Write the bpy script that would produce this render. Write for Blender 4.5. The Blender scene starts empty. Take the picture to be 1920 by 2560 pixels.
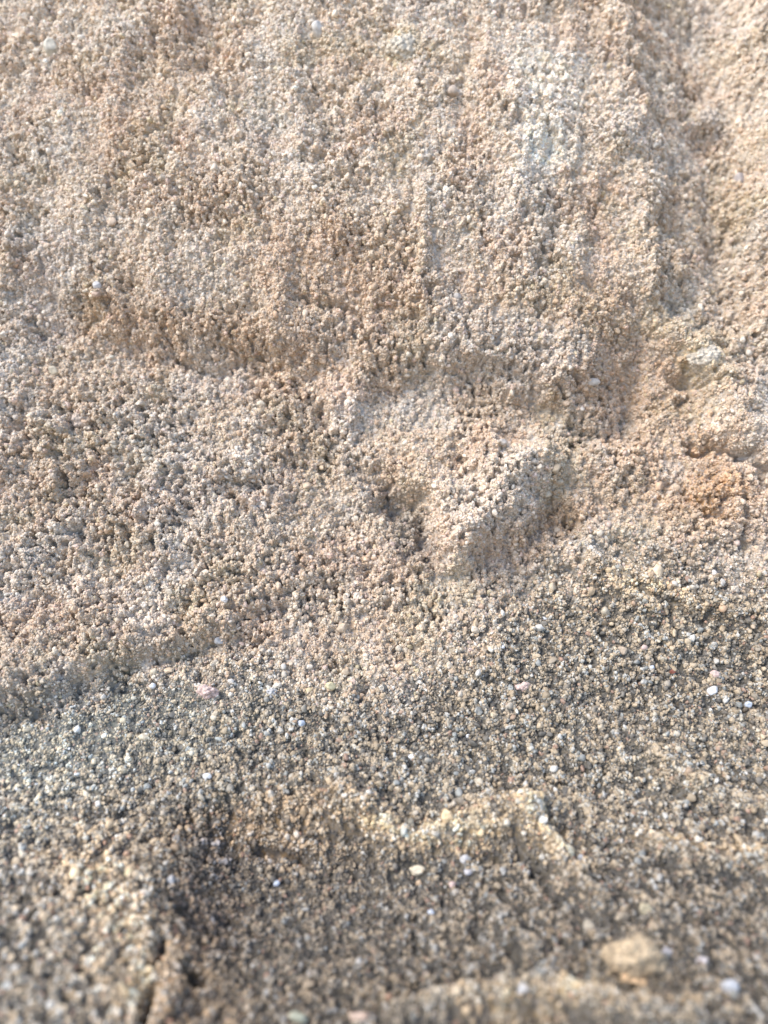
import bpy, bmesh, math
import numpy as np
from mathutils import Matrix, Vector, Euler

C = bpy.context.scene.collection
rng = np.random.default_rng(7)

# ------------------------------------------------------------------ camera
PITCH = math.radians(20)
CAM = np.array([0.0, -0.11, 0.045])
FW = np.array([0, math.cos(PITCH), -math.sin(PITCH)])
UP = np.array([0, math.sin(PITCH), math.cos(PITCH)])
TV = 0.6875                       # tan of half the vertical field
PW, PH = 1659.0, 2212.0           # survey coordinates used to note where features of the rock lie

cam_d = bpy.data.cameras.new('camera')
cam = bpy.data.objects.new('camera', cam_d); C.objects.link(cam)
cam.location = CAM; cam.rotation_euler = (math.radians(70), 0, 0)
cam_d.sensor_fit = 'VERTICAL'; cam_d.sensor_height = 24; cam_d.sensor_width = 18
cam_d.lens = 12 / TV
cam_d.clip_start = 0.002; cam_d.clip_end = 500
cam_d.dof.use_dof = True
cam_d.dof.focus_distance = 0.098
cam_d.dof.aperture_fstop = 10
bpy.context.scene.camera = cam

def project(P):
    D = P - CAM
    d = D @ FW
    return ((.5 + D[..., 0] / (2 * TV * .75 * d)) * PW, (.5 - (D @ UP) / (2 * TV * d)) * PH)

# ------------------------------------------------------------------ noise
def h2(ix, iy, seed):
    n = (ix.astype(np.int64) * 374761393 + iy.astype(np.int64) * 668265263 + seed * 974634777) & 0xffffffff
    n = ((n ^ (n >> 13)) * 1274126177) & 0xffffffff
    n = ((n ^ (n >> 16)) * 2246822519) & 0xffffffff
    n = n ^ (n >> 15)
    return (n & 0xffffff) / float(0xffffff)

def vnoise(x, y, seed=0):                       # gradient noise, about -1..1
    ix = np.floor(x); iy = np.floor(y); fx = x - ix; fy = y - iy
    u = fx * fx * fx * (fx * (fx * 6 - 15) + 10); v = fy * fy * fy * (fy * (fy * 6 - 15) + 10)
    def g(dx, dy):
        a = h2(ix + dx, iy + dy, seed) * 2 * np.pi
        return np.cos(a) * (fx - dx) + np.sin(a) * (fy - dy)
    a = g(0, 0) * (1 - u) + g(1, 0) * u
    b = g(0, 1) * (1 - u) + g(1, 1) * u
    return (a * (1 - v) + b * v) * 1.5

def fbm(x, y, seed, octs=4, gain=.5):
    r = 0; a = 1; t = 0
    for k in range(octs):
        r = r + a * vnoise(x * 2 ** k + 17.3 * k, y * 2 ** k - 9.1 * k, seed + k); t += a; a *= gain
    return r / t

def worley(x, y, seed):                         # distance to nearest feature point
    ix = np.floor(x); iy = np.floor(y); best = np.full(x.shape, 9.0)
    for dx in (-1, 0, 1):
        for dy in (-1, 0, 1):
            px = ix + dx + h2(ix + dx, iy + dy, seed); py = iy + dy + h2(ix + dx, iy + dy, seed + 5)
            best = np.minimum(best, (px - x) ** 2 + (py - y) ** 2)
    return np.sqrt(best)

def ss(a, b, x):
    t = np.clip((x - a) / (b - a), 0, 1); return t * t * (3 - 2 * t)

# ------------------------------------------------------------------ base profile of the rock (side view)
vk = np.array([-.10, 0, .15, .35, .50, .60, .68, .76, .85, .93, 1.0, 1.06])
dk = np.array([.134, .127, .1195, .1115, .1065, .102, .0955, .0875, .0775, .069, .062, .0565])
vv = np.linspace(vk[0], vk[-1], 600)
dd = np.interp(vv, vk, dk)
ker = np.hanning(61); ker /= ker.sum()
dd = np.convolve(np.pad(dd, 30, mode='reflect', reflect_type='odd'), ker, 'valid')
upc = (0.5 - vv) * 2 * TV * dd
Yp = CAM[1] + dd * FW[1] + upc * UP[1]
Zp = CAM[2] + dd * FW[2] + upc * UP[2]
# carry the face up and the shelf out towards the viewer, beyond what the photo shows
Yp = np.concatenate([[Yp[0] + .30, Yp[0] + .12, Yp[0] + .04], Yp, [Yp[-1] - .03, Yp[-1] - .12, Yp[-1] - .22, Yp[-1] - .30]])
Zp = np.concatenate([[Zp[0] + .42, Zp[0] + .22, Zp[0] + .085], Zp, [Zp[-1] - .006, Zp[-1] - .035, Zp[-1] - .14, Zp[-1] - .42]])
Sp = np.concatenate([[0], np.cumsum(np.hypot(np.diff(Yp), np.diff(Zp)))])
S0 = Sp[3]; S1 = Sp[-5]            # the part in view
Sp = Sp - S0; SL = S1 - S0
def prof(s):
    y = np.interp(s, Sp, Yp); z = np.interp(s, Sp, Zp)
    e = .0015
    ty = np.interp(s + e, Sp, Yp) - np.interp(s - e, Sp, Yp); tz = np.interp(s + e, Sp, Zp) - np.interp(s - e, Sp, Zp)
    l = np.hypot(ty, tz); ty /= l; tz /= l
    return y, z, tz, -ty           # tangent runs downwards, so the outward normal is (tz, -ty)

# ------------------------------------------------------------------ relief
def seg_dist(X, Y, pts):
    best = np.full(X.shape, 1e9); side = np.zeros(X.shape)
    for (x0, y0), (x1, y1) in zip(pts[:-1], pts[1:]):
        dx, dy = x1 - x0, y1 - y0; L = dx * dx + dy * dy
        t = np.clip(((X - x0) * dx + (Y - y0) * dy) / L, 0, 1)
        qx, qy = X - x0 - t * dx, Y - y0 - t * dy
        d = np.hypot(qx, qy); m = d < best - 1e-6
        best = np.where(m, d, best); side = np.where(m, np.sign(dx * qy - dy * qx), side)
    return best, side

def ridge(X, Y, pts, w): return np.exp(-(seg_dist(X, Y, pts)[0] / w) ** 2)
def bump(X, Y, cx, cy, rx, ry, a=0, p=2):
    c, s = math.cos(math.radians(a)), math.sin(math.radians(a))
    u = ((X - cx) * c + (Y - cy) * s) / rx; v = (-(X - cx) * s + (Y - cy) * c) / ry
    return np.exp(-np.power(u * u + v * v, p / 2))

def poly_sd(X, Y, pts):                         # distance to a closed outline, positive inside
    P_ = pts + [pts[0]]
    d = seg_dist(X, Y, P_)[0]; ins = np.zeros(X.shape, bool)
    for (x0, y0), (x1, y1) in zip(P_[:-1], P_[1:]):
        if y0 == y1: continue
        ins ^= ((y0 > Y) != (y1 > Y)) & (X < (x1 - x0) * (Y - y0) / (y1 - y0) + x0)
    return np.where(ins, d, -d)

WEDGE = [(835, 1035), (960, 985), (1100, 930), (1215, 940), (1200, 1050), (1130, 1150), (1020, 1212), (955, 1195), (900, 1120)]
L1 = [(-400, 560), (0, 640), (180, 700), (400, 780), (600, 792), (860, 808), (1050, 838), (1240, 880), (1330, 835), (1375, 730), (1480, 610), (1445, 420), (1410, 150), (1395, -60), (1390, -400)]
L2 = [(-500, 1760), (0, 1545), (240, 1475), (420, 1400), (560, 1335), (700, 1290), (800, 1200), (840, 1080), (800, 960), (720, 880), (640, 800)]
L3 = [(330, 2500), (330, 2080), (345, 1950), (385, 1765), (480, 1705), (600, 1722), (760, 1712), (1100, 1730), (1500, 1790), (2200, 1900)]

def ledge_mask(X, Y, x=0, s=0):                           # 1 on the loose shelf, 0 on the cemented face
    lim = np.interp(X, [-400, 0, 240, 560, 700, 800, 900, 1050, 1200, 1400, 1660, 2000], [1650, 1545, 1475, 1380, 1450, 1460, 1420, 1310, 1210, 1150, 1220, 1240])
    return ss(-60, 150 - 90 * ss(500, 200, X), Y - lim + 45 * vnoise(X / 60, Y / 60, 97))

def relief(X, Y, x, s):                          # height in mm along the outward normal
    wx = 55 * fbm(x / .009, s / .009, 11, 5, .6); wy = 60 * fbm(x / .009, s / .009, 23, 5, .6)
    near = 1 - .62 * ss(1500, 1800, Y); X = X + wx * near; Y = Y + wy * near
    h = np.zeros(X.shape)
    d, sd = seg_dist(X, Y, L1)                   # big upper panel
    h += 2.7 * ss(-22, 75, -sd * d) * ss(-500, 500, X) * ss(1480, 1380, X - .10 * Y)
    h += 3.4 * ss(-60, 420, -sd * d) * ss(-700, 700, X)
    # right hand flank: drops away past the crease, then swells out again
    fl = ss(1375, 1500, X - .09 * Y) * ss(760, 540, Y)
    h += 1.2 * bump(X - .09 * Y, Y, 1375, 250, 90, 420, 0, 4)
    h -= 2.6 * fl
    h += 4.2 * ss(1500, 1700, X - .05 * Y) * ss(800, 600, Y)
    d, sd = seg_dist(X, Y, L2)                   # coarse left panel over the shelf
    in2 = ss(-8, 48, -sd * d) * (Y > 700)
    h += 2.0 * np.where(Y > 760, in2, 0) * ss(760, 1000, Y) * ss(820, 480, X)
    h += 1.6 * ss(300, -200, X)                  # left side stands forward
    # central knob and the hollows round it
    wd = poly_sd(X, Y, WEDGE)
    h += (3.3 + .010 * (Y - 1080)) * ss(-28, 75, wd)
    h += 1.2 * bump(X, Y, 985, 1150, 62, 55, 0, 3)
    h -= 1.9 * bump(X, Y, 880, 1140, 32, 95, -32)
    h += 1.0 * ridge(X, Y, [(770, 1010), (810, 1110), (880, 1215)], 36)
    h -= 1.3 * bump(X, Y, 1225, 1120, 45, 90, -15)
    h += 1.2 * ridge(X, Y, [(1180, 1000), (1250, 1110), (1300, 1240), (1420, 1330)], 32)
    h += 1.3 * ridge(X, Y, [(900, 985), (1010, 960), (1120, 1000)], 34)
    h += 2.2 * bump(X, Y, 728, 840, 46, 62, 0) + 1.4 * bump(X, Y, 745, 940, 36, 60, 0)
    h += 1.4 * bump(X, Y, 1080, 1010, 60, 90, 0)
    h += .9 * bump(X, Y, 860, 1010, 90, 60, -20)
    h -= 1.1 * ridge(X, Y, [(690, 900), (800, 1020), (850, 1100)], 24)
    # right shoulder
    h += 2.8 * ridge(X, Y, [(1470, 715), (1540, 790), (1610, 900), (1700, 960)], 52)
    h -= 3.0 * bump(X, Y, 1490, 838, 36, 26, 25)
    h -= 2.2 * bump(X, Y, 1360, 900, 30, 70, 18)
    h -= 1.6 * bump(X, Y, 1250, 950, 60, 34, 20)
    h += 1.2 * bump(X, Y, 1300, 1000, 110, 40, 15)
    h += 1.3 * bump(X, Y, 1590, 1060, 190, 105, 10, 2)
    h -= 1.8 * ridge(X, Y, [(1660, 1010), (1560, 965), (1500, 955)], 14)
    h += 1.1 * ridge(X, Y, [(1200, 1180), (1330, 1200), (1500, 1290), (1700, 1330)], 26)
    # flutes and scars of the upper panel
    h += .75 * vnoise(x / .0052 + .5 * vnoise(x / .01, s / .01, 9), s / .019, 31) * ss(1000, 800, Y)
    h -= .8 * ridge(X, Y, [(868, 330), (862, 420), (878, 500), (868, 600)], 17)
    h += .9 * ridge(X, Y, [(900, 400), (905, 560)], 18)
    h -= .6 * ridge(X, Y, [(555, 400), (590, 520)], 13)
    h -= .8 * ridge(X, Y, [(640, 650), (790, 700)], 14)
    h -= .7 * ridge(X, Y, [(375, 790), (480, 800)], 12)
    h -= 1.2 * ridge(X, Y, [(1230, 800), (1250, 840)], 10)
    h -= 1.5 * ridge(X, Y, [(1205, 815), (1225, 845)], 11)
    h += 1.2 * bump(X, Y, 1150, 250, 90, 120, 10)
    h += 1.5 * bump(X, Y, 1520, 262, 34, 34, 0)
    h += .9 * bump(X, Y, 300, 60, 160, 60, -10) - 1.2 * bump(X, Y, 480, 60, 50, 90, 30)
    # shelf: bowl, rim, ridges, cracks
    d, sd = seg_dist(X, Y, L3)
    inb = (sd > 0)
    h -= 3.2 * ss(-50, 210, sd * d) * ss(1500, 1600, Y) * ss(1500, 700, X) * ss(2600, 1900, Y)
    h += .5 * np.exp(-(d / 60) ** 2)
    h += 1.4 * ridge(X, Y, [(750, 1735), (820, 1790), (900, 1812), (1000, 1780), (1140, 1745)], 42)
    h -= .25 * ridge(X, Y, [(790, 1700), (900, 1740), (1020, 1700)], 36)
    h -= .9 * ridge(X, Y, [(560, 1830), (660, 1850)], 17)
    h += 1.2 * ridge(X, Y, [(1125, 1755), (1190, 1835), (1250, 1905), (1290, 1950)], 26)
    h -= .3 * ridge(X, Y, [(1100, 1790), (1160, 1870), (1210, 1940)], 20)
    h += 1.2 * ridge(X, Y, [(1400, 1620), (1500, 1690), (1660, 1760)], 24)
    h += 1.2 * ridge(X, Y, [(1420, 1830), (1560, 1870), (1660, 1860)], 24)
    h += 1.0 * ridge(X, Y, [(1080, 1990), (1140, 2040), (1180, 2080)], 22)
    h += .6 * bump(X, Y, 220, 1950, 100, 170, -10) + .5 * bump(X, Y, 120, 2120, 110, 90, 0)
    h += .5 * ridge(X, Y, [(380, 2050), (400, 2120), (360, 2170)], 22)
    h -= 1.5 * ridge(X, Y, [(355, 2045), (338, 2085)], 13)
    h -= 2.2 * ridge(X, Y, [(398, 2100), (420, 2125)], 13)
    h -= 2.8 * ridge(X, Y, [(340, 2150), (322, 2180), (300, 2260)], 13)
    h -= 1.6 * ridge(X, Y, [(1165, 2085), (1200, 2120)], 12)
    h += 1.8 * ridge(X, Y, [(860, 2210), (1000, 2175), (1150, 2140), (1280, 2180), (1500, 2240)], 26)
    h += .8 * bump(X, Y, 440, 1500, 40, 22, 20)
    h += .8 * fbm(x / .016, s / .016, 77, 3)
    return h

def SMOOTH(X, Y): return bump(X + 60 * vnoise(X / 90, Y / 90, 5), Y + 50 * vnoise(X / 80, Y / 80, 6), 150, 1590, 400, 80, -18, 2.5)
def micro(X, Y, x, s):                            # crumbly weathering, mm
    led = ledge_mask(X, Y)
    n1 = fbm(x / .0042, s / .0042, 101, 3)
    wx = x + .0005 * vnoise(x / .0012, s / .0012, 61); ws = s + .0005 * vnoise(x / .0012, s / .0012, 67)
    w1 = worley(wx / .0030, ws / .0034, 41); w2 = worley(wx / .00145, ws / .0016, 43)
    n2 = fbm(x / .0013, s / .00125, 131, 3, .75)
    pit = np.clip(vnoise(wx / .0019, ws / .0021, 151) - .32, 0, 1)
    wp = worley(wx / .00115, ws / .0012, 191); pr = .24 + .16 * vnoise(x / .003, s / .003, 195)
    hole = ss(pr + .16, pr - .08, wp)                                    # small dark weathering holes
    left = ss(900, 300, X) * ss(700, 950, Y) * (1 - led)
    rd = .35 - np.abs(vnoise(wx / .00125, ws / .00135, 171))            # worm-like network of clumped grains
    rd2 = .35 - np.abs(vnoise(x / .0026 + .4 * n2, s / .0031, 177))
    near = ss(1650, 1850, Y)
    amp = .42 + .85 * ss(-.3, .35, fbm(x / .010, s / .012, 183, 3)) + .35 * left
    face = 1.25 * n1 + (.75 + .75 * left) * (.55 - w1) + (.32 + .25 * left) * (.5 - w2) + .62 * n2 - 1.9 * pit + .6 * rd + .5 * rd2 - .9 * hole
    calm = 1 - .4 * bump(X, Y, 640, 1980, 260, 190, 0, 3)
    shelf = .65 * n1 + .45 * (.55 - w1) * (1 + .5 * near) + .18 * (.5 - w2) + .42 * n2 - .9 * pit + (.5 + .3 * near) * rd + (.35 + .3 * near) * rd2 - .25 * hole
    face = face * amp; shelf = shelf * calm
    return face * (1 - led) + shelf * led * (1 - .35 * SMOOTH(X, Y))

# ------------------------------------------------------------------ colour of the stone (linear), with some light and shade painted in
def stone_colour(X, Y, x, s):
    w = fbm(x / .012, s / .012, 201, 4); w2 = fbm(x / .004, s / .004, 211, 3)
    Xw = X + 60 * w + 20 * w2; Yw = Y + 60 * fbm(x / .012, s / .012, 203, 4) + 20 * w2
    c = np.empty(X.shape + (3,)); c[...] = (.45, .39, .325)
    def mix(col, m):
        nonlocal c
        m = np.clip(m, 0, 1)[..., None]; c = c * (1 - m) + np.array(col) * m
    mix((.58, .53, .47), .75 * ss(800, 0, Y))  # stronger skylight on the upper face, painted as paler stone
    mix((.54, .51, .475), .7 * ss(0, .35, w))
    mix((.46, .355, .285), .5 * ss(0, .4, fbm(x / .009, s / .009, 221, 3)))
    mix((.42, .37, .28), .6 * ss(.05, .4, fbm(x / .010, s / .010, 225, 3)))
    mix((.40, .29, .20), .55 * bump(Xw, Yw, 420, 735, 420, 75, 12) + .5 * bump(Xw, Yw, 1240, 840, 240, 60, 12) + .5 * bump(Xw, Yw, 950, 640, 330, 90, 10))
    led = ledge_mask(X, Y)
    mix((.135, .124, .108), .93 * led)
    mix((.085, .078, .07), .6 * led * ss(1650, 1950, Y) * ss(300, 600, X))  # shade of the viewer over the near shelf, painted in
    mix((.42, .28, .17), .95 * bump(Xw, Yw, 1600, 1070, 210, 105, 12, 2.4))
    mix((.25, .255, .235), .8 * bump(Xw, Yw, 150, 1620, 420, 120, -20, 3) * led)
    mix((.72, .74, .74), .95 * bump(Xw, Yw, 1170, 215, 75, 125, 12, 3) + .6 * bump(Xw, Yw, 1185, 320, 60, 34, 0))
    mix((.63, .58, .43), .7 * bump(Xw, Yw, 865, 105, 45, 40, 0, 3) + .6 * bump(Xw, Yw, 1515, 770, 80, 50, 30, 3))
    mix((.48, .37, .25), .8 * bump(Xw, Yw, 900, 1790, 220, 40, 0) + .8 * bump(Xw, Yw, 1195, 1830, 110, 26, 50) + .6 * bump(Xw, Yw, 1520, 1850, 150, 26, 12) + .6 * bump(Xw, Yw, 1150, 2165, 330, 30, 0) + .5 * bump(Xw, Yw, 1330, 1240, 220, 26, 25) + .5 * bump(Xw, Yw, 230, 1930, 90, 140, -20) + .55 * bump(Xw, Yw, 330, 2120, 130, 90, 0))
    mix((.17, .125, .08), .7 * bump(Xw, Yw, 470, 1780, 160, 60, -30))  # brown shadow in the upper left of the bowl, painted in
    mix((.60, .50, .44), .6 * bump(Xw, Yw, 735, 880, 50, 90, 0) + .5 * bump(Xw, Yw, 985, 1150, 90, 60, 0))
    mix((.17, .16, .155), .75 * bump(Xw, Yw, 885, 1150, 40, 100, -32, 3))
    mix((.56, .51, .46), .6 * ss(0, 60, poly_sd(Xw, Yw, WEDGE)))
    mix((.30, .20, .125), .7 * bump(Xw, Yw, 1180, 1130, 110, 60, -25, 3))  # shaded right side of the knob, painted brown
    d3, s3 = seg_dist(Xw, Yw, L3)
    mix((.21, .15, .10), .8 * ss(-25, 25, s3 * d3) * ss(260, 60, s3 * d3) * ss(900, 600, X) * led)  # shade on the bowl's inner wall, painted as a brown band along the rim
    pn = fbm(x / .021, s / .021, 241, 4, .55)
    mix((.50, .50, .50), .45 * ss(.02, .34, pn) * (1 - led)); mix((.44, .32, .235), .26 * ss(-.05, -.34, pn) * (1 - led))
    mix((.055, .053, .05), .5 * ss(0, .3, pn) * led * ss(100, 500, X))
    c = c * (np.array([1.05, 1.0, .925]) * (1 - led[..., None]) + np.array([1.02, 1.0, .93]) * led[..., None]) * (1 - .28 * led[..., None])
    c *= (1 + .18 * w2[..., None])
    return np.clip(c, .03, .8)

# ------------------------------------------------------------------ the rock mesh
STEP = .000155
XF = .078
nx = int(2 * XF / STEP)
xf = np.linspace(-XF, XF, nx)
ext = XF + np.cumsum(.0004 * 1.13 ** np.arange(1, 48))
xs = np.concatenate([-ext[::-1], xf, ext])
ns = int(SL / STEP)
sf = np.linspace(0, SL, ns)
e1 = np.cumsum(.0004 * 1.13 ** np.arange(1, 44)); e1 = e1[e1 < -Sp[0] - .01]
e2 = np.cumsum(.0004 * 1.13 ** np.arange(1, 44)); e2 = e2[e2 < Sp[-1] - SL - .01]
sv = np.concatenate([-e1[::-1], sf, SL + e2])
GX, GS = np.meshgrid(xs, sv)
ix0, is0 = len(ext), len(e1)

def box(A, k):
    ker = np.ones(k) / k
    for ax in (0, 1):
        A = np.apply_along_axis(lambda v: np.convolve(np.pad(v, k // 2, mode='edge'), ker, 'valid'), ax, A)
    return A

def surface(x, s):
    y, z, n_y, n_z = prof(s)
    base = np.stack([x, y, z], -1)
    X, Y = project(base)
    bad = (base - CAM) @ FW < .02
    X = np.clip(np.where(bad, 800, X), -1500, 3200); Y = np.clip(np.where(bad, 3600, Y), -1500, 3600)
    # the notes say where a feature lies once the rock has its relief: allow for the swell of the surface
    q = 6; ri = np.unique(np.r_[np.arange(0, x.shape[0], q), x.shape[0] - 1]); ci = np.unique(np.r_[np.arange(0, x.shape[1], q), x.shape[1] - 1])
    sub = np.ix_(ri, ci); X0, Y0 = X[sub], Y[sub]; Xc, Yc = X0, Y0
    for _ in range(3):
        f0 = ss(-1400, -500, Y0) * ss(3500, 2700, Y0)
        hc = box(1.55 * relief(Xc, Yc, x[sub], s[sub]) * f0, 9) * .001
        Pc = base[sub].copy(); Pc[..., 1] += n_y[sub] * hc; Pc[..., 2] += n_z[sub] * hc
        Xn, Yn = project(Pc); ok = f0 > .01
        Xc = np.where(ok, X0 + np.clip(Xn - X0, -250, 250) * f0, X0); Yc = np.where(ok, Y0 + np.clip(Yn - Y0, -250, 250) * f0, Y0)
    def up(A):
        R_ = np.arange(x.shape[0]); C_ = np.arange(x.shape[1])
        k = np.clip(np.searchsorted(ri, R_, 'right') - 1, 0, len(ri) - 2); t = ((R_ - ri[k]) / (ri[k + 1] - ri[k]))[:, None]
        A = A[k] * (1 - t) + A[k + 1] * t
        k = np.clip(np.searchsorted(ci, C_, 'right') - 1, 0, len(ci) - 2); t = ((C_ - ci[k]) / (ci[k + 1] - ci[k]))[None]
        return A[:, k] * (1 - t) + A[:, k + 1] * t
    X = X + up(Xc - X0); Y = Y + up(Yc - Y0)
    fade = ss(-1400, -500, Y) * ss(3500, 2700, Y)
    far = ss(XF, XF + .05, np.abs(x)) + ss(0, .05, -s) + ss(0, .05, s - SL)
    h = 1.55 * relief(X, Y, x, s) * fade + micro(X, Y, x, s) * (1 - np.clip(far, 0, 1))
    h += 14 * fbm(x / .12, s / .12, 301, 4) * np.clip(far, 0, 1)
    h *= .001
    P = base.copy(); P[..., 1] += n_y * h; P[..., 2] += n_z * h
    return P, X, Y
P, GXX, GYY = surface(GX, GS)
R, Q = P.shape[:2]

def grid_mesh(name, P, cols):
    R, Q = P.shape[:2]
    me = bpy.data.meshes.new(name)
    me.vertices.add(R * Q); me.vertices.foreach_set('co', P.astype(np.float32).ravel())
    i = np.arange(R * Q).reshape(R, Q)
    f = np.stack([i[:-1, :-1], i[1:, :-1], i[1:, 1:], i[:-1, 1:]], -1).reshape(-1, 4)
    me.loops.add(f.size); me.loops.foreach_set('vertex_index', f.astype(np.int32).ravel())
    me.polygons.add(len(f)); me.polygons.foreach_set('loop_start', np.arange(0, f.size, 4, dtype=np.int32))
    me.update(calc_edges=True)
    me.polygons.foreach_set('use_smooth', np.ones(len(f), bool))
    a = me.attributes.new('stone', 'FLOAT_COLOR', 'POINT')
    a.data.foreach_set('color', np.concatenate([cols.reshape(-1, 3), np.ones((R * Q, 1))], 1).astype(np.float32).ravel())
    return me

# ------------------------------------------------------------------ materials
def new_mat(name):
    m = bpy.data.materials.new(name); m.use_nodes = True
    nt = m.node_tree; b = nt.nodes['Principled BSDF']
    return m, nt, b
def node(nt, t, **k):
    n = nt.nodes.new(t)
    for a, v in k.items(): setattr(n, a, v)
    return n

def stone_mat():
    m, nt, b = new_mat('weathered_sandstone')
    at = node(nt, 'ShaderNodeAttribute', attribute_name='stone')
    tc = node(nt, 'ShaderNodeTexCoord')
    vo = node(nt, 'ShaderNodeTexVoronoi'); vo.inputs['Scale'].default_value = 2300
    no = node(nt, 'ShaderNodeTexNoise'); no.inputs['Scale'].default_value = 1500; no.inputs['Detail'].default_value = 4
    nt.links.new(tc.outputs['Object'], vo.inputs['Vector']); nt.links.new(tc.outputs['Object'], no.inputs['Vector'])
    hs = node(nt, 'ShaderNodeHueSaturation')
    sp = node(nt, 'ShaderNodeSeparateColor'); nt.links.new(vo.outputs['Color'], sp.inputs[0])
    mr = node(nt, 'ShaderNodeMapRange'); mr.inputs['To Min'].default_value = .62; mr.inputs['To Max'].default_value = 1.25
    nt.links.new(sp.outputs[0], mr.inputs['Value']); nt.links.new(mr.outputs[0], hs.inputs['Value'])
    mr2 = node(nt, 'ShaderNodeMapRange'); mr2.inputs['To Min'].default_value = .6; mr2.inputs['To Max'].default_value = 1.3
    nt.links.new(sp.outputs[1], mr2.inputs['Value']); nt.links.new(mr2.outputs[0], hs.inputs['Saturation'])
    nt.links.new(at.outputs['Color'], hs.inputs['Color'])
    nt.links.new(hs.outputs[0], b.inputs['Base Color'])
    bu = node(nt, 'ShaderNodeBump'); bu.inputs['Distance'].default_value = .00012; bu.inputs['Strength'].default_value = 1
    nt.links.new(no.outputs[0], bu.inputs['Height']); nt.links.new(bu.outputs[0], b.inputs['Normal'])
    b.inputs['Roughness'].default_value = .9; b.inputs['Specular IOR Level'].default_value = .25
    return m

def grain_mat():
    m, nt, b = new_mat('sand_grain')
    at = node(nt, 'ShaderNodeAttribute', attribute_name='gcol', attribute_type='INSTANCER')
    tc = node(nt, 'ShaderNodeTexCoord')
    no = node(nt, 'ShaderNodeTexNoise'); no.inputs['Scale'].default_value = 1.6; no.inputs['Detail'].default_value = 3
    nt.links.new(tc.outputs['Object'], no.inputs['Vector'])
    mr = node(nt, 'ShaderNodeMapRange'); mr.inputs['From Min'].default_value = .3; mr.inputs['From Max'].default_value = .7
    mr.inputs['To Min'].default_value = .8; mr.inputs['To Max'].default_value = 1.15
    nt.links.new(no.outputs[0], mr.inputs['Value'])
    mx = node(nt, 'ShaderNodeVectorMath', operation='SCALE')
    nt.links.new(at.outputs['Color'], mx.inputs[0]); nt.links.new(mr.outputs[0], mx.inputs['Scale'])
    nt.links.new(mx.outputs[0], b.inputs['Base Color'])
    b.inputs['Roughness'].default_value = .62; b.inputs['Specular IOR Level'].default_value = .4
    return m

_pm = {}
def pebble_mat(col, rough):
    key = (col, rough)
    if key in _pm: return _pm[key]
    m, nt, b = new_mat('pebble_stone')
    tc = node(nt, 'ShaderNodeTexCoord')
    no = node(nt, 'ShaderNodeTexNoise'); no.inputs['Scale'].default_value = 1400; no.inputs['Detail'].default_value = 4
    nt.links.new(tc.outputs['Object'], no.inputs['Vector'])
    cr = node(nt, 'ShaderNodeValToRGB')
    if rough > .8:
        no = node(nt, 'ShaderNodeTexVoronoi'); no.inputs['Scale'].default_value = 2600
        nt.links.new(tc.outputs['Object'], no.inputs['Vector'])
    src = no.outputs['Color'] if rough > .8 else no.outputs[0]
    cr = node(nt, 'ShaderNodeValToRGB')
    cr.color_ramp.elements[0].position = .32; cr.color_ramp.elements[1].position = .68
    cr.color_ramp.elements[0].color = tuple(c * .66 for c in col) + (1,)
    cr.color_ramp.elements[1].color = tuple(min(.85, c * 1.14) for c in col) + (1,)
    nt.links.new(src, cr.inputs[0]); nt.links.new(cr.outputs[0], b.inputs['Base Color'])
    bu = node(nt, 'ShaderNodeBump'); bu.inputs['Distance'].default_value = .0001; bu.inputs['Strength'].default_value = .8
    nt.links.new(no.outputs[0], bu.inputs['Height']); nt.links.new(bu.outputs[0], b.inputs['Normal'])
    b.inputs['Roughness'].default_value = rough
    _pm[key] = m
    return m

M_STONE = stone_mat(); M_GRAIN = grain_mat()

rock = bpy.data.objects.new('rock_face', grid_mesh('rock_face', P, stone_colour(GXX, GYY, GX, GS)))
rock.data.materials.append(M_STONE); C.objects.link(rock); rock['kind'] = 'structure'
rock['label'] = 'weathered tan and grey sandstone face with a loose sandy shelf below it'

# ------------------------------------------------------------------ grains: uncountable, one object
F = P[is0:is0 + ns, ix0:ix0 + nx]; FXX = GXX[is0:is0 + ns, ix0:ix0 + nx]; FYY = GYY[is0:is0 + ns, ix0:ix0 + nx]
du = np.gradient(F, axis=1); dv = np.gradient(F, axis=0)
NRM = np.cross(dv, du); AREA = np.linalg.norm(NRM, axis=-1) / STEP ** 2 * .8
NRM /= np.linalg.norm(NRM, axis=-1, keepdims=True)
def smooth(A, k):
    ker = np.ones(k) / k
    A = np.apply_along_axis(lambda r: np.convolve(np.pad(r, k // 2, mode='edge'), ker, 'valid'), 0, A)
    return np.apply_along_axis(lambda r: np.convolve(np.pad(r, k // 2, mode='edge'), ker, 'valid'), 1, A)
yb, zb, nyb, nzb = prof(sf)
H = (F[..., 1] - yb[:, None]) * nyb[:, None] + (F[..., 2] - zb[:, None]) * nzb[:, None]
CONVEX = H - smooth(H, 13)                        # grains stand on the highs, hollows stay open

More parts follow.
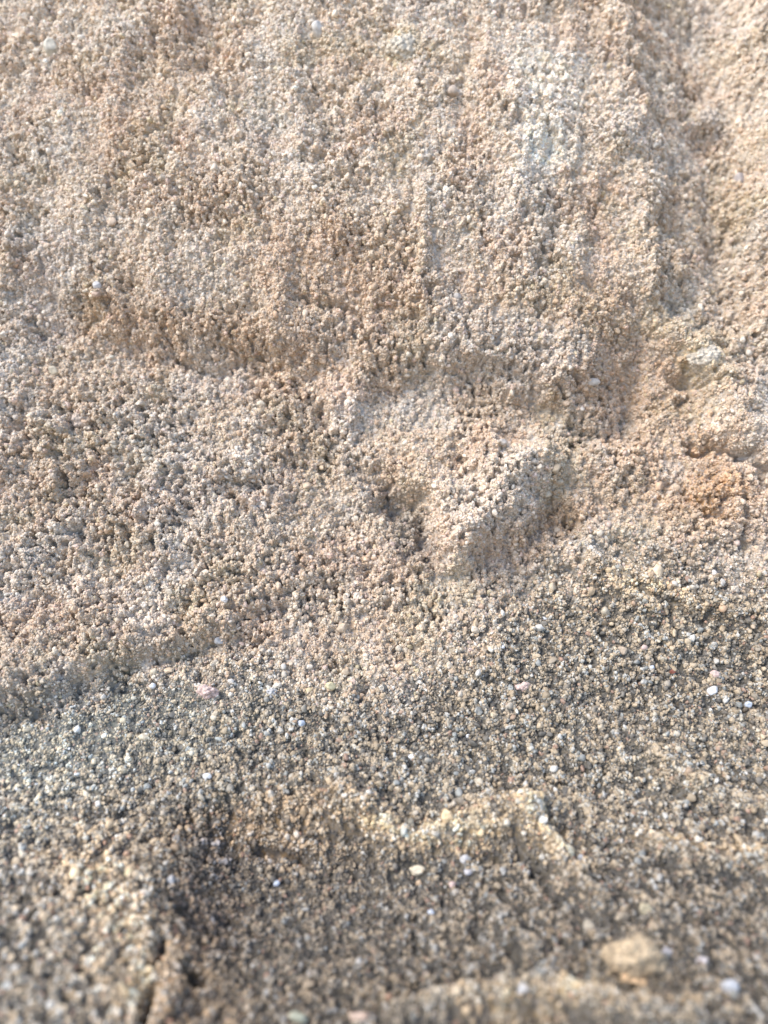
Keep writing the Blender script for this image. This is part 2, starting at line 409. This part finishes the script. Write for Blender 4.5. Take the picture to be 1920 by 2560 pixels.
N = 1250000
a = rng.uniform(0, nx - 1.001, N); b_ = rng.uniform(0, ns - 1.001, N)
ia = a.astype(int); ib = b_.astype(int)
Xg = FXX[ib, ia]; Yg = FYY[ib, ia]
led = ledge_mask(Xg, Yg)
inview = (Xg > -260) & (Xg < PW + 260) & (Yg > -190) & (Yg < PH + 220)
conv = CONVEX[ib, ia] * 1000
keep = inview & (rng.random(N) < np.clip((.50 + 1.35 * conv) * (1 + .15 * led), .05, 1) * np.clip(AREA[ib, ia], .7, 2))
a, b_, ia, ib, Xg, Yg, led, conv = [q[keep] for q in (a, b_, ia, ib, Xg, Yg, led, conv)]
n = len(a)
fa = (a - ia)[:, None]; fb = (b_ - ib)[:, None]
pos = (F[ib, ia] * (1 - fa) + F[ib, ia + 1] * fa) * (1 - fb) + (F[ib + 1, ia] * (1 - fa) + F[ib + 1, ia + 1] * fa) * fb
nr = NRM[ib, ia]
rad = .000112 * np.exp(rng.normal(0, .42, n)) * (1 + .08 * led) * (1 - .25 * SMOOTH(Xg, Yg)) * (1 - .22 * ss(1550, 2100, Yg))
rad = np.clip(rad, .00006, .00045)
big = rng.random(n) < .006; rad[big] *= 1.5
pos = pos + nr * (rad * (rng.uniform(-.7, .7, n) + .1 * led))[:, None]
scl = rad[:, None] * rng.uniform(.6, 1.4, (n, 3))
rot = rng.uniform(0, 2 * np.pi, (n, 3))
xg = xf[ia]; sg = sf[ib]
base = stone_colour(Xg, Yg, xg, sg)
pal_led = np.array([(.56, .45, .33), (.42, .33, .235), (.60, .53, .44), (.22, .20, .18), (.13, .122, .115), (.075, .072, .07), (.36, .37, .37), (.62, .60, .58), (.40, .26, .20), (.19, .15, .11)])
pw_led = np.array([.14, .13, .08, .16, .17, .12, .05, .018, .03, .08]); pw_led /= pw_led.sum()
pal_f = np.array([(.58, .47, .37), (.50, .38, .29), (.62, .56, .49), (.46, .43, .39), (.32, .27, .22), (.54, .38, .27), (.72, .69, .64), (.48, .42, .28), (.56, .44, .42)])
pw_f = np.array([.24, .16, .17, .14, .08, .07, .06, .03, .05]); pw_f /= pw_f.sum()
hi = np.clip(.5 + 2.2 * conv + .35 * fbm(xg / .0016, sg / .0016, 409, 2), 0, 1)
pale_first = np.argsort(-pal_led.mean(1)); cw = np.cumsum(pw_led[pale_first])       # pale grains stand proud, dark ones lie in the hollows
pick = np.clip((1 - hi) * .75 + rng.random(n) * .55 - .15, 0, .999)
idx_led = pale_first[np.minimum(np.searchsorted(cw, pick), len(cw) - 1)]
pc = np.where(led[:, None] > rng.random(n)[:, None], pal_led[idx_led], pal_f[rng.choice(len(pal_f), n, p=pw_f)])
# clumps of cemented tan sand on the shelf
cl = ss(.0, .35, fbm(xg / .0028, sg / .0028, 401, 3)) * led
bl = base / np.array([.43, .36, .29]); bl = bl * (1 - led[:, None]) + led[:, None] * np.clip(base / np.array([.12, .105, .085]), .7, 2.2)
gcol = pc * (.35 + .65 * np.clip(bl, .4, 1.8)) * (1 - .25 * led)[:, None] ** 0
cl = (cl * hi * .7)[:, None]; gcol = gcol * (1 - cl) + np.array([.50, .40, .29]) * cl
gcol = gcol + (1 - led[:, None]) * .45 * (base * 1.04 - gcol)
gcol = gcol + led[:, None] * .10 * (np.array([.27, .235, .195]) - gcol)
gcol = gcol * (np.array([1.05, 1.0, .925]) * (1 - led[:, None]) + np.array([1.02, 1.0, .93]) * led[:, None]) * (1 - (.10 + .12 * ss(1700, 2000, Yg) * ss(250, 500, Xg) - .2 * ss(1500, 1650, Yg) * ss(420, 200, Xg)) * led)[:, None]  # includes the foreground shade of the shelf, painted into the grains
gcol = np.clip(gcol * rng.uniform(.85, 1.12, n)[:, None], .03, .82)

gm = bpy.data.meshes.new('sand_grains'); gm.vertices.add(n); gm.vertices.foreach_set('co', pos.astype(np.float32).ravel())
for nm, arr in (('gscale', scl), ('grot', rot)):
    at = gm.attributes.new(nm, 'FLOAT_VECTOR', 'POINT'); at.data.foreach_set('vector', arr.astype(np.float32).ravel())
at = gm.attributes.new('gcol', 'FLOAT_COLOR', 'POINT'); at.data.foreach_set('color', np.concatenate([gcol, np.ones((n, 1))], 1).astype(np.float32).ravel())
grains = bpy.data.objects.new('sand_grains', gm); C.objects.link(grains)
grains['kind'] = 'stuff'; grains['label'] = 'tan, cream and grey sand grains clinging to the sandstone'; grains['category'] = 'sand'

ng = bpy.data.node_groups.new('scatter_grains', 'GeometryNodeTree')
ng.interface.new_socket('Geometry', in_out='INPUT', socket_type='NodeSocketGeometry')
ng.interface.new_socket('Geometry', in_out='OUTPUT', socket_type='NodeSocketGeometry')
gi = node(ng, 'NodeGroupInput'); go = node(ng, 'NodeGroupOutput')
join = node(ng, 'GeometryNodeJoinGeometry')
for k in range(9):
    ico = node(ng, 'GeometryNodeMeshIcoSphere'); ico.inputs['Radius'].default_value = 1; ico.inputs['Subdivisions'].default_value = 2
    sp = node(ng, 'GeometryNodeSetPosition')
    no = node(ng, 'ShaderNodeTexNoise', noise_dimensions='4D'); no.inputs['W'].default_value = 3.7 * k
    no.inputs['Scale'].default_value = .75 + .09 * k; no.inputs['Detail'].default_value = 2
    sb = node(ng, 'ShaderNodeVectorMath', operation='SUBTRACT'); sb.inputs[1].default_value = (.5, .5, .5)
    sc = node(ng, 'ShaderNodeVectorMath', operation='SCALE'); sc.inputs['Scale'].default_value = 1.9
    ng.links.new(no.outputs['Color'], sb.inputs[0]); ng.links.new(sb.outputs[0], sc.inputs[0]); ng.links.new(sc.outputs[0], sp.inputs['Offset'])
    ng.links.new(ico.outputs['Mesh'], sp.inputs['Geometry'])
    sh = node(ng, 'GeometryNodeSetShadeSmooth'); sh.inputs['Shade Smooth'].default_value = (k % 2 == 0)
    ng.links.new(sp.outputs[0], sh.inputs[0])
    sm = node(ng, 'GeometryNodeSetMaterial'); sm.inputs['Material'].default_value = M_GRAIN
    ng.links.new(sh.outputs[0], sm.inputs[0])
    gt = node(ng, 'GeometryNodeGeometryToInstance'); ng.links.new(sm.outputs[0], gt.inputs[0])
    ng.links.new(gt.outputs[0], join.inputs[0])
m2p = node(ng, 'GeometryNodeMeshToPoints'); ng.links.new(gi.outputs[0], m2p.inputs[0])
iop = node(ng, 'GeometryNodeInstanceOnPoints'); iop.inputs['Pick Instance'].default_value = True
ng.links.new(m2p.outputs[0], iop.inputs['Points']); ng.links.new(join.outputs[0], iop.inputs['Instance'])
for nm, sock in (('gscale', 'Scale'), ('grot', 'Rotation')):
    na = node(ng, 'GeometryNodeInputNamedAttribute', data_type='FLOAT_VECTOR'); na.inputs['Name'].default_value = nm
    if sock == 'Rotation':
        er = node(ng, 'FunctionNodeEulerToRotation'); ng.links.new(na.outputs[0], er.inputs[0]); ng.links.new(er.outputs[0], iop.inputs[sock])
    else: ng.links.new(na.outputs[0], iop.inputs[sock])
rv = node(ng, 'FunctionNodeRandomValue', data_type='INT')
rv.inputs[4].default_value = 0; rv.inputs[5].default_value = 8
ng.links.new(rv.outputs[2], iop.inputs['Instance Index'])
ng.links.new(iop.outputs[0], go.inputs[0])
md = grains.modifiers.new('scatter', 'NODES'); md.node_group = ng
gm.materials.append(M_GRAIN)

# ------------------------------------------------------------------ single stones one can pick out
PX, PY = project(F)
FD = (F - CAM) @ FW
def find(X, Y):
    d = (PX - X) ** 2 + (PY - Y) ** 2
    cand = np.argwhere(d < 9)
    if len(cand):
        k = cand[np.argmin(FD[cand[:, 0], cand[:, 1]])]
    else: k = np.unravel_index(np.argmin(d), d.shape)
    return tuple(k)

def vn3(p, seed):
    r = np.random.default_rng(seed); out = 0
    for k in range(7):
        f = r.normal(0, 1.3 + .35 * k, 3); out = out + np.sin(p @ f + r.uniform(0, 6.3)) / (1 + .4 * k)
    return out / 2.6

def stone_mesh(name, rx, ry, rz, seed, rough, facet, gran=0):
    bm = bmesh.new(); bmesh.ops.create_icosphere(bm, subdivisions=6 if gran else 4, radius=1)
    co = np.array([v.co for v in bm.verts])
    r = np.random.default_rng(seed)
    for _ in range(facet):                         # worn flats
        nrm = r.normal(size=3); nrm /= np.linalg.norm(nrm); lim = r.uniform(.62, .85)
        t = co @ nrm; over = np.maximum(t - lim, 0); co = co - nrm * (over * .85)[:, None]
    co = co * (1 + rough * vn3(co, seed) + rough * .35 * vn3(co * 3.1, seed + 1))[:, None]
    if gran:                                        # sand grains cemented over the surface
        q = r.normal(size=(gran, 3)); q /= np.linalg.norm(q, axis=1)[:, None]
        u = np.array([v.co for v in bm.verts]); u /= np.linalg.norm(u, axis=1)[:, None]
        ang = np.sqrt(np.maximum(2 - 2 * (u @ q.T).max(1), 0)); w_ = 1.9 / math.sqrt(gran)
        co = co * (1 + .95 * w_ * np.sqrt(np.clip(1 - (ang / w_) ** 2, 0, 1)) - .08)[:, None]
    co = co * np.array([rx, ry, rz])
    for v, c in zip(bm.verts, co): v.co = c
    for f in bm.faces: f.smooth = True
    me = bpy.data.meshes.new(name); bm.to_mesh(me); bm.free(); return me

def stone(name, cat, X, Y, rx, ry, col, label, rough=.12, facet=6, gloss=.6, lift=.35, tilt=0, seed=None, group=None, gran=0):
    i, j = find(X, Y); p = F[i, j]; d = FD[i, j]
    px = 2 * TV * .75 * d / PW
    seed = seed if seed is not None else int(X * 7 + Y)
    rz = min(rx, ry) * .85
    me = stone_mesh(name, rx * px, rz * px, ry * px, seed, rough, facet, gran)
    me.materials.append(pebble_mat(col, gloss))
    o = bpy.data.objects.new(name, me); C.objects.link(o)
    nn = smooth_n(i, j)
    o.location = p + nn * (rz * px * lift)
    o.rotation_euler = (math.radians(12), math.radians(tilt), 0)
    o['label'] = label; o['category'] = cat
    if group: o['group'] = group
    return o
def smooth_n(i, j):
    n_ = NRM[max(i - 6, 0):i + 7, max(j - 6, 0):j + 7].reshape(-1, 3).mean(0); return n_ / np.linalg.norm(n_)

WHITE = (.80, .79, .79); CREAM = (.70, .60, .44); PINK = (.62, .46, .40); TAN = (.56, .44, .32); GREY = (.46, .45, .44)
BLUE = (.58, .62, .68); GREEN = (.47, .48, .36); RED = (.24, .085, .06); YELL = (.62, .54, .33); MAUVE = (.46, .40, .42); ORANGE = (.62, .38, .20)
Sx = [
 ('pebble', 'pebble', 1537, 1491, 14, 14, WHITE, 'round white pebble on the dark shelf, below the pinkish one at the right'),
 ('pebble', 'pebble', 1541, 1457, 13, 12, PINK, 'pinkish tan pebble just above the round white one on the shelf'),
 ('grain', 'grain', 1452, 1451, 9, 7, RED, 'dark red grain on the grey shelf, left of the pinkish pebble'),
 ('grain', 'grain', 1409, 1441, 8, 8, BLUE, 'bluish white grain left of the dark red grain'),
 ('pebble', 'pebble', 1345, 1406, 13, 11, TAN, 'tan pebble on the shelf, larger of the two left of the bluish grain'),
 ('grain', 'grain', 1388, 1398, 9, 8, PINK, 'small pink grain right of the tan pebble on the shelf'),
 ('grain', 'grain', 1175, 1334, 7, 6, WHITE, 'small white grain where the shelf begins below the central knob'),
 ('grain', 'grain', 1085, 1397, 7, 6, WHITE, 'small white grain lower left of the one below the knob'),
 ('grain', 'grain', 1008, 1590, 7, 8, WHITE, 'small white grain alone in the middle of the shelf'),
 ('grain', 'grain', 887, 1634, 9, 8, WHITE, 'white grain above the pale rim of the hollow'),
 ('grain', 'grain', 1617, 1524, 10, 9, BLUE, 'bluish grain at the right edge below the round white pebble'),
 ('pebble', 'pebble', 1130, 1484, 17, 14, PINK, 'rough pink lump in the middle of the shelf'),
 ('pebble', 'pebble', 1005, 1857, 13, 13, WHITE, 'white pebble below the pale rim, upper one of a touching pair'),
 ('pebble', 'pebble', 1012, 1882, 11, 10, (.70, .68, .72), 'lilac white pebble, lower one of the touching pair below the pale rim'),
 ('stone_chip', 'stone chip', 902, 1880, 26, 15, CREAM, 'flat cream chip left of the touching pair of white pebbles'),
 ('pebble', 'pebble', 904, 1909, 12, 13, (.58, .42, .27), 'tan pebble tucked under the flat cream chip'),
 ('grain', 'grain', 975, 1912, 10, 10, PINK, 'pinkish grain right below the flat cream chip'),
 ('grain', 'grain', 932, 1972, 9, 8, BLUE, 'pale blue grain in the dark hollow below the cream chip'),
 ('pebble', 'pebble', 1442, 2054, 12, 11, (.70, .66, .68), 'pale lilac pebble touching the right of the large yellowish lump'),
 ('pebble', 'pebble', 1130, 2132, 12, 12, WHITE, 'blurred white pebble low in the foreground left of the large lump'),
 ('pebble', 'pebble', 1390, 1967, 16, 18, YELL, 'yellowish green pebble above the large lump'),
 ('pebble', 'pebble', 1518, 2072, 11, 11, (.62, .58, .60), 'greyish pebble between the large lump and the right edge'),
 ('pebble', 'pebble', 1575, 2132, 26, 19, BLUE, 'blurred blue grey pebble at the lower right edge'),
 ('grain', 'grain', 1252, 1852, 10, 9, BLUE, 'bluish grain beside the diagonal pale ridge'),
 ('grain', 'grain', 328, 1481, 9, 9, WHITE, 'white grain on the greenish sand under the left panel, lower of two'),
 ('grain', 'grain', 333, 1451, 9, 8, CREAM, 'cream grain on the edge of the left panel, upper of two'),
 ('pebble', 'pebble', 448, 1496, 22, 20, PINK, 'knobbly pink lump on the sand right of the white grain'),
 ('pebble', 'pebble', 473, 1384, 14, 12, GREY, 'grey pebble at the lower edge of the left panel'),
 ('pebble', 'pebble', 585, 1496, 13, 11, GREY, 'smooth grey pebble right of the knobbly pink lump'),
 ('pebble', 'pebble', 713, 1481, 13, 12, YELL, 'yellowish pebble in the middle of the shelf, right of the smooth grey one'),
 ('pebble', 'pebble', 740, 1356, 18, 16, TAN, 'round tan nodule just below the face, left of the knob'),
 ('grain', 'grain', 650, 1562, 12, 11, BLUE, 'bluish white grain above the brown rim of the hollow'),
 ('grain', 'grain', 482, 1294, 10, 10, WHITE, 'white grain at the foot of the left panel above the grey pebble'),
 ('pebble', 'pebble', 310, 1591, 13, 11, CREAM, 'cream pebble on the greenish sand below the two pale grains'),
 ('grain', 'grain', 778, 1506, 6, 5, ORANGE, 'tiny orange grain right of the yellowish pebble'),
 ('pebble', 'pebble', 283, 1887, 15, 14, YELL, 'yellow pebble on the pale hump left of the hollow'),
 ('grain', 'grain', 450, 1677, 12, 9, WHITE, 'white grain on the brown rim at the top of the hollow'),
 ('pebble', 'pebble', 370, 1904, 15, 15, GREY, 'grey white pebble at the left rim of the hollow'),
 ('grain', 'grain', 600, 1910, 10, 9, BLUE, 'pale blue grain inside the shaded hollow'),
 ('pebble', 'pebble', 645, 2198, 24, 18, GREEN, 'blurred greenish pebble at the bottom edge'),
 ('pebble', 'pebble', 780, 2198, 28, 14, (.50, .36, .27), 'blurred pinkish brown pebble at the bottom edge'),
 ('pebble', 'pebble', 112, 107, 20, 24, (.58, .58, .44), 'pale greenish pebble set in the face at the upper left corner'),
 ('pebble', 'pebble', 688, 66, 18, 22, (.74, .77, .76), 'bluish white pebble set in the face near the top edge'),
 ('pebble', 'pebble', 1595, 390, 16, 15, MAUVE, 'mauve pebble set in the right flank of the face'),
 ('nodule', 'nodule', 1525, 262, 30, 32, (.54, .42, .30), 'round tan nodule on the right flank above the mauve pebble'),
 ('nodule', 'nodule', 867, 105, 36, 34, (.66, .60, .44), 'cream nodule in the upper face left of the white patch'),
 ('pebble', 'pebble', 977, 198, 16, 14, (.62, .44, .29), 'orange tan pebble below right of the cream nodule'),
 ('pebble', 'pebble', 117, 803, 14, 12, YELL, 'yellow green pebble at the left edge of the face'),
 ('grain', 'grain', 208, 616, 12, 11, BLUE, 'bluish grain in the left part of the face'),
 ('nodule', 'nodule', 182, 908, 24, 26, (.56, .43, .34), 'tan nodule on the left panel below the yellow green pebble'),
 ('grain', 'grain', 238, 771, 11, 6, GREEN, 'flat greenish grain right of the yellow green pebble'),
 ('pebble', 'pebble', 1087, 956, 15, 12, WHITE, 'white pebble on top of the central knob'),
 ('pebble', 'pebble', 1280, 828, 27, 14, (.60, .58, .58), 'pale grey oblong pebble at the lower edge of the upper panel'),
 ('pebble', 'pebble', 987, 643, 12, 10, GREY, 'grey pebble in the middle of the upper panel'),
 ('nodule', 'nodule', 1515, 773, 40, 34, (.62, .55, .40), 'pale yellow nodule on the right shoulder'),
]
for k, (nm, cat, X, Y, rx, ry, col, lab) in enumerate(Sx):
    if (X, Y) == (1280, 828) or (X, Y) == (1087, 956): rx *= .75; ry *= .75; col = (.52, .48, .43)
    nod = nm == 'nodule' or 'lump' in lab
    rx *= .85; ry *= .85
    if Y < 1200: col = tuple(.35 * c + .65 * q for c, q in zip(col, (.47, .41, .35)))
    elif Y > 1780 and X > 1000: col = tuple(.5 * c + .5 * q for c, q in zip(col, (.30, .27, .23)))
    stone(nm, cat, X, Y, rx, ry, col, lab, rough=.26 if nod else .13, facet=3 if nod else 6, gloss=.85 if nod else .55,
          lift=-.2 if nod else .12, gran=int(rx * ry * .16) if nod else 0, tilt=(k * 37) % 50 - 25, seed=900 + k)

# the large yellowish lump in the foreground, a cap with a jutting lip, its lit tone painted in
i, j = find(1368, 2085); px = 2 * TV * .75 * FD[i, j] / PW
root = bpy.data.objects.new('sandstone_lump', None); C.objects.link(root); root.empty_display_size = .004
root.location = F[i, j]; root['label'] = 'large yellowish sandstone lump with a lip painted as lit in the lower right foreground'; root['category'] = 'rock'
for nm, dx, dz, dy, rx, ry, rz, col, sd in (('cap', 0, 30, 0, 66, 34, 42, (.44, .34, .22), 71), ('lip', 12, -6, -26, 70, 26, 15, (.66, .46, .27), 75)):
    me = stone_mesh(nm, rx * px, ry * px, rz * px, sd, .42, 4, 260); me.materials.append(pebble_mat(col, .9))
    o = bpy.data.objects.new(nm, me); C.objects.link(o); o.parent = root
    o.location = (dx * px, dy * px, dz * px); o.rotation_euler = (0, math.radians(16), 0)

# ------------------------------------------------------------------ ground below the outcrop, out of frame
gmesh = bpy.data.meshes.new('ground'); bm = bmesh.new()
bmesh.ops.create_grid(bm, x_segments=60, y_segments=60, size=60)
for v in bm.verts: v.co.z = -.40 + .02 * math.sin(v.co.x * .7) * math.cos(v.co.y * .5) * min(1, v.co.length / 6)
bm.to_mesh(gmesh); bm.free()
ground = bpy.data.objects.new('ground', gmesh); C.objects.link(ground); ground['kind'] = 'structure'
m, nt, b = new_mat('sandy_ground')
no = node(nt, 'ShaderNodeTexNoise'); no.inputs['Scale'].default_value = 40; no.inputs['Detail'].default_value = 8
cr = node(nt, 'ShaderNodeValToRGB'); cr.color_ramp.elements[0].color = (.36, .25, .16, 1); cr.color_ramp.elements[1].color = (.52, .38, .25, 1)
tc = node(nt, 'ShaderNodeTexCoord'); nt.links.new(tc.outputs['Object'], no.inputs['Vector'])
nt.links.new(no.outputs[0], cr.inputs[0]); nt.links.new(cr.outputs[0], b.inputs['Base Color']); b.inputs['Roughness'].default_value = 1
gmesh.materials.append(m)

# ------------------------------------------------------------------ light
EL, AZ = 50, -70          # sun elevation; azimuth measured from behind the camera, negative = from the left
w = bpy.data.worlds.new('World'); bpy.context.scene.world = w; w.use_nodes = True
nt = w.node_tree; bg = nt.nodes['Background']
sky = node(nt, 'ShaderNodeTexSky', sky_type='NISHITA'); sky.sun_disc = False
sky.sun_elevation = math.radians(EL); sky.sun_rotation = math.radians(180 + AZ * -1)
sky.air_density = 1; sky.dust_density = 1.5
nt.links.new(sky.outputs[0], bg.inputs['Color']); bg.inputs['Strength'].default_value = .15
sl = bpy.data.lights.new('sun', 'SUN'); sun = bpy.data.objects.new('sun', sl); C.objects.link(sun)
sl.energy = 1.6; sl.angle = math.radians(26); sl.color = (1, .95, .88)
az = math.radians(AZ); el = math.radians(EL)
dirv = Vector((math.sin(az) * math.cos(el), -math.cos(az) * math.cos(el), math.sin(el)))   # towards the sun
sun.rotation_euler = dirv.to_track_quat('Z', 'Y').to_euler(); sun.location = (0, -1, 2)

vs = bpy.context.scene.view_settings
vs.view_transform = 'Standard'; vs.look = 'None'; vs.gamma = 1; vs.exposure = 1.22
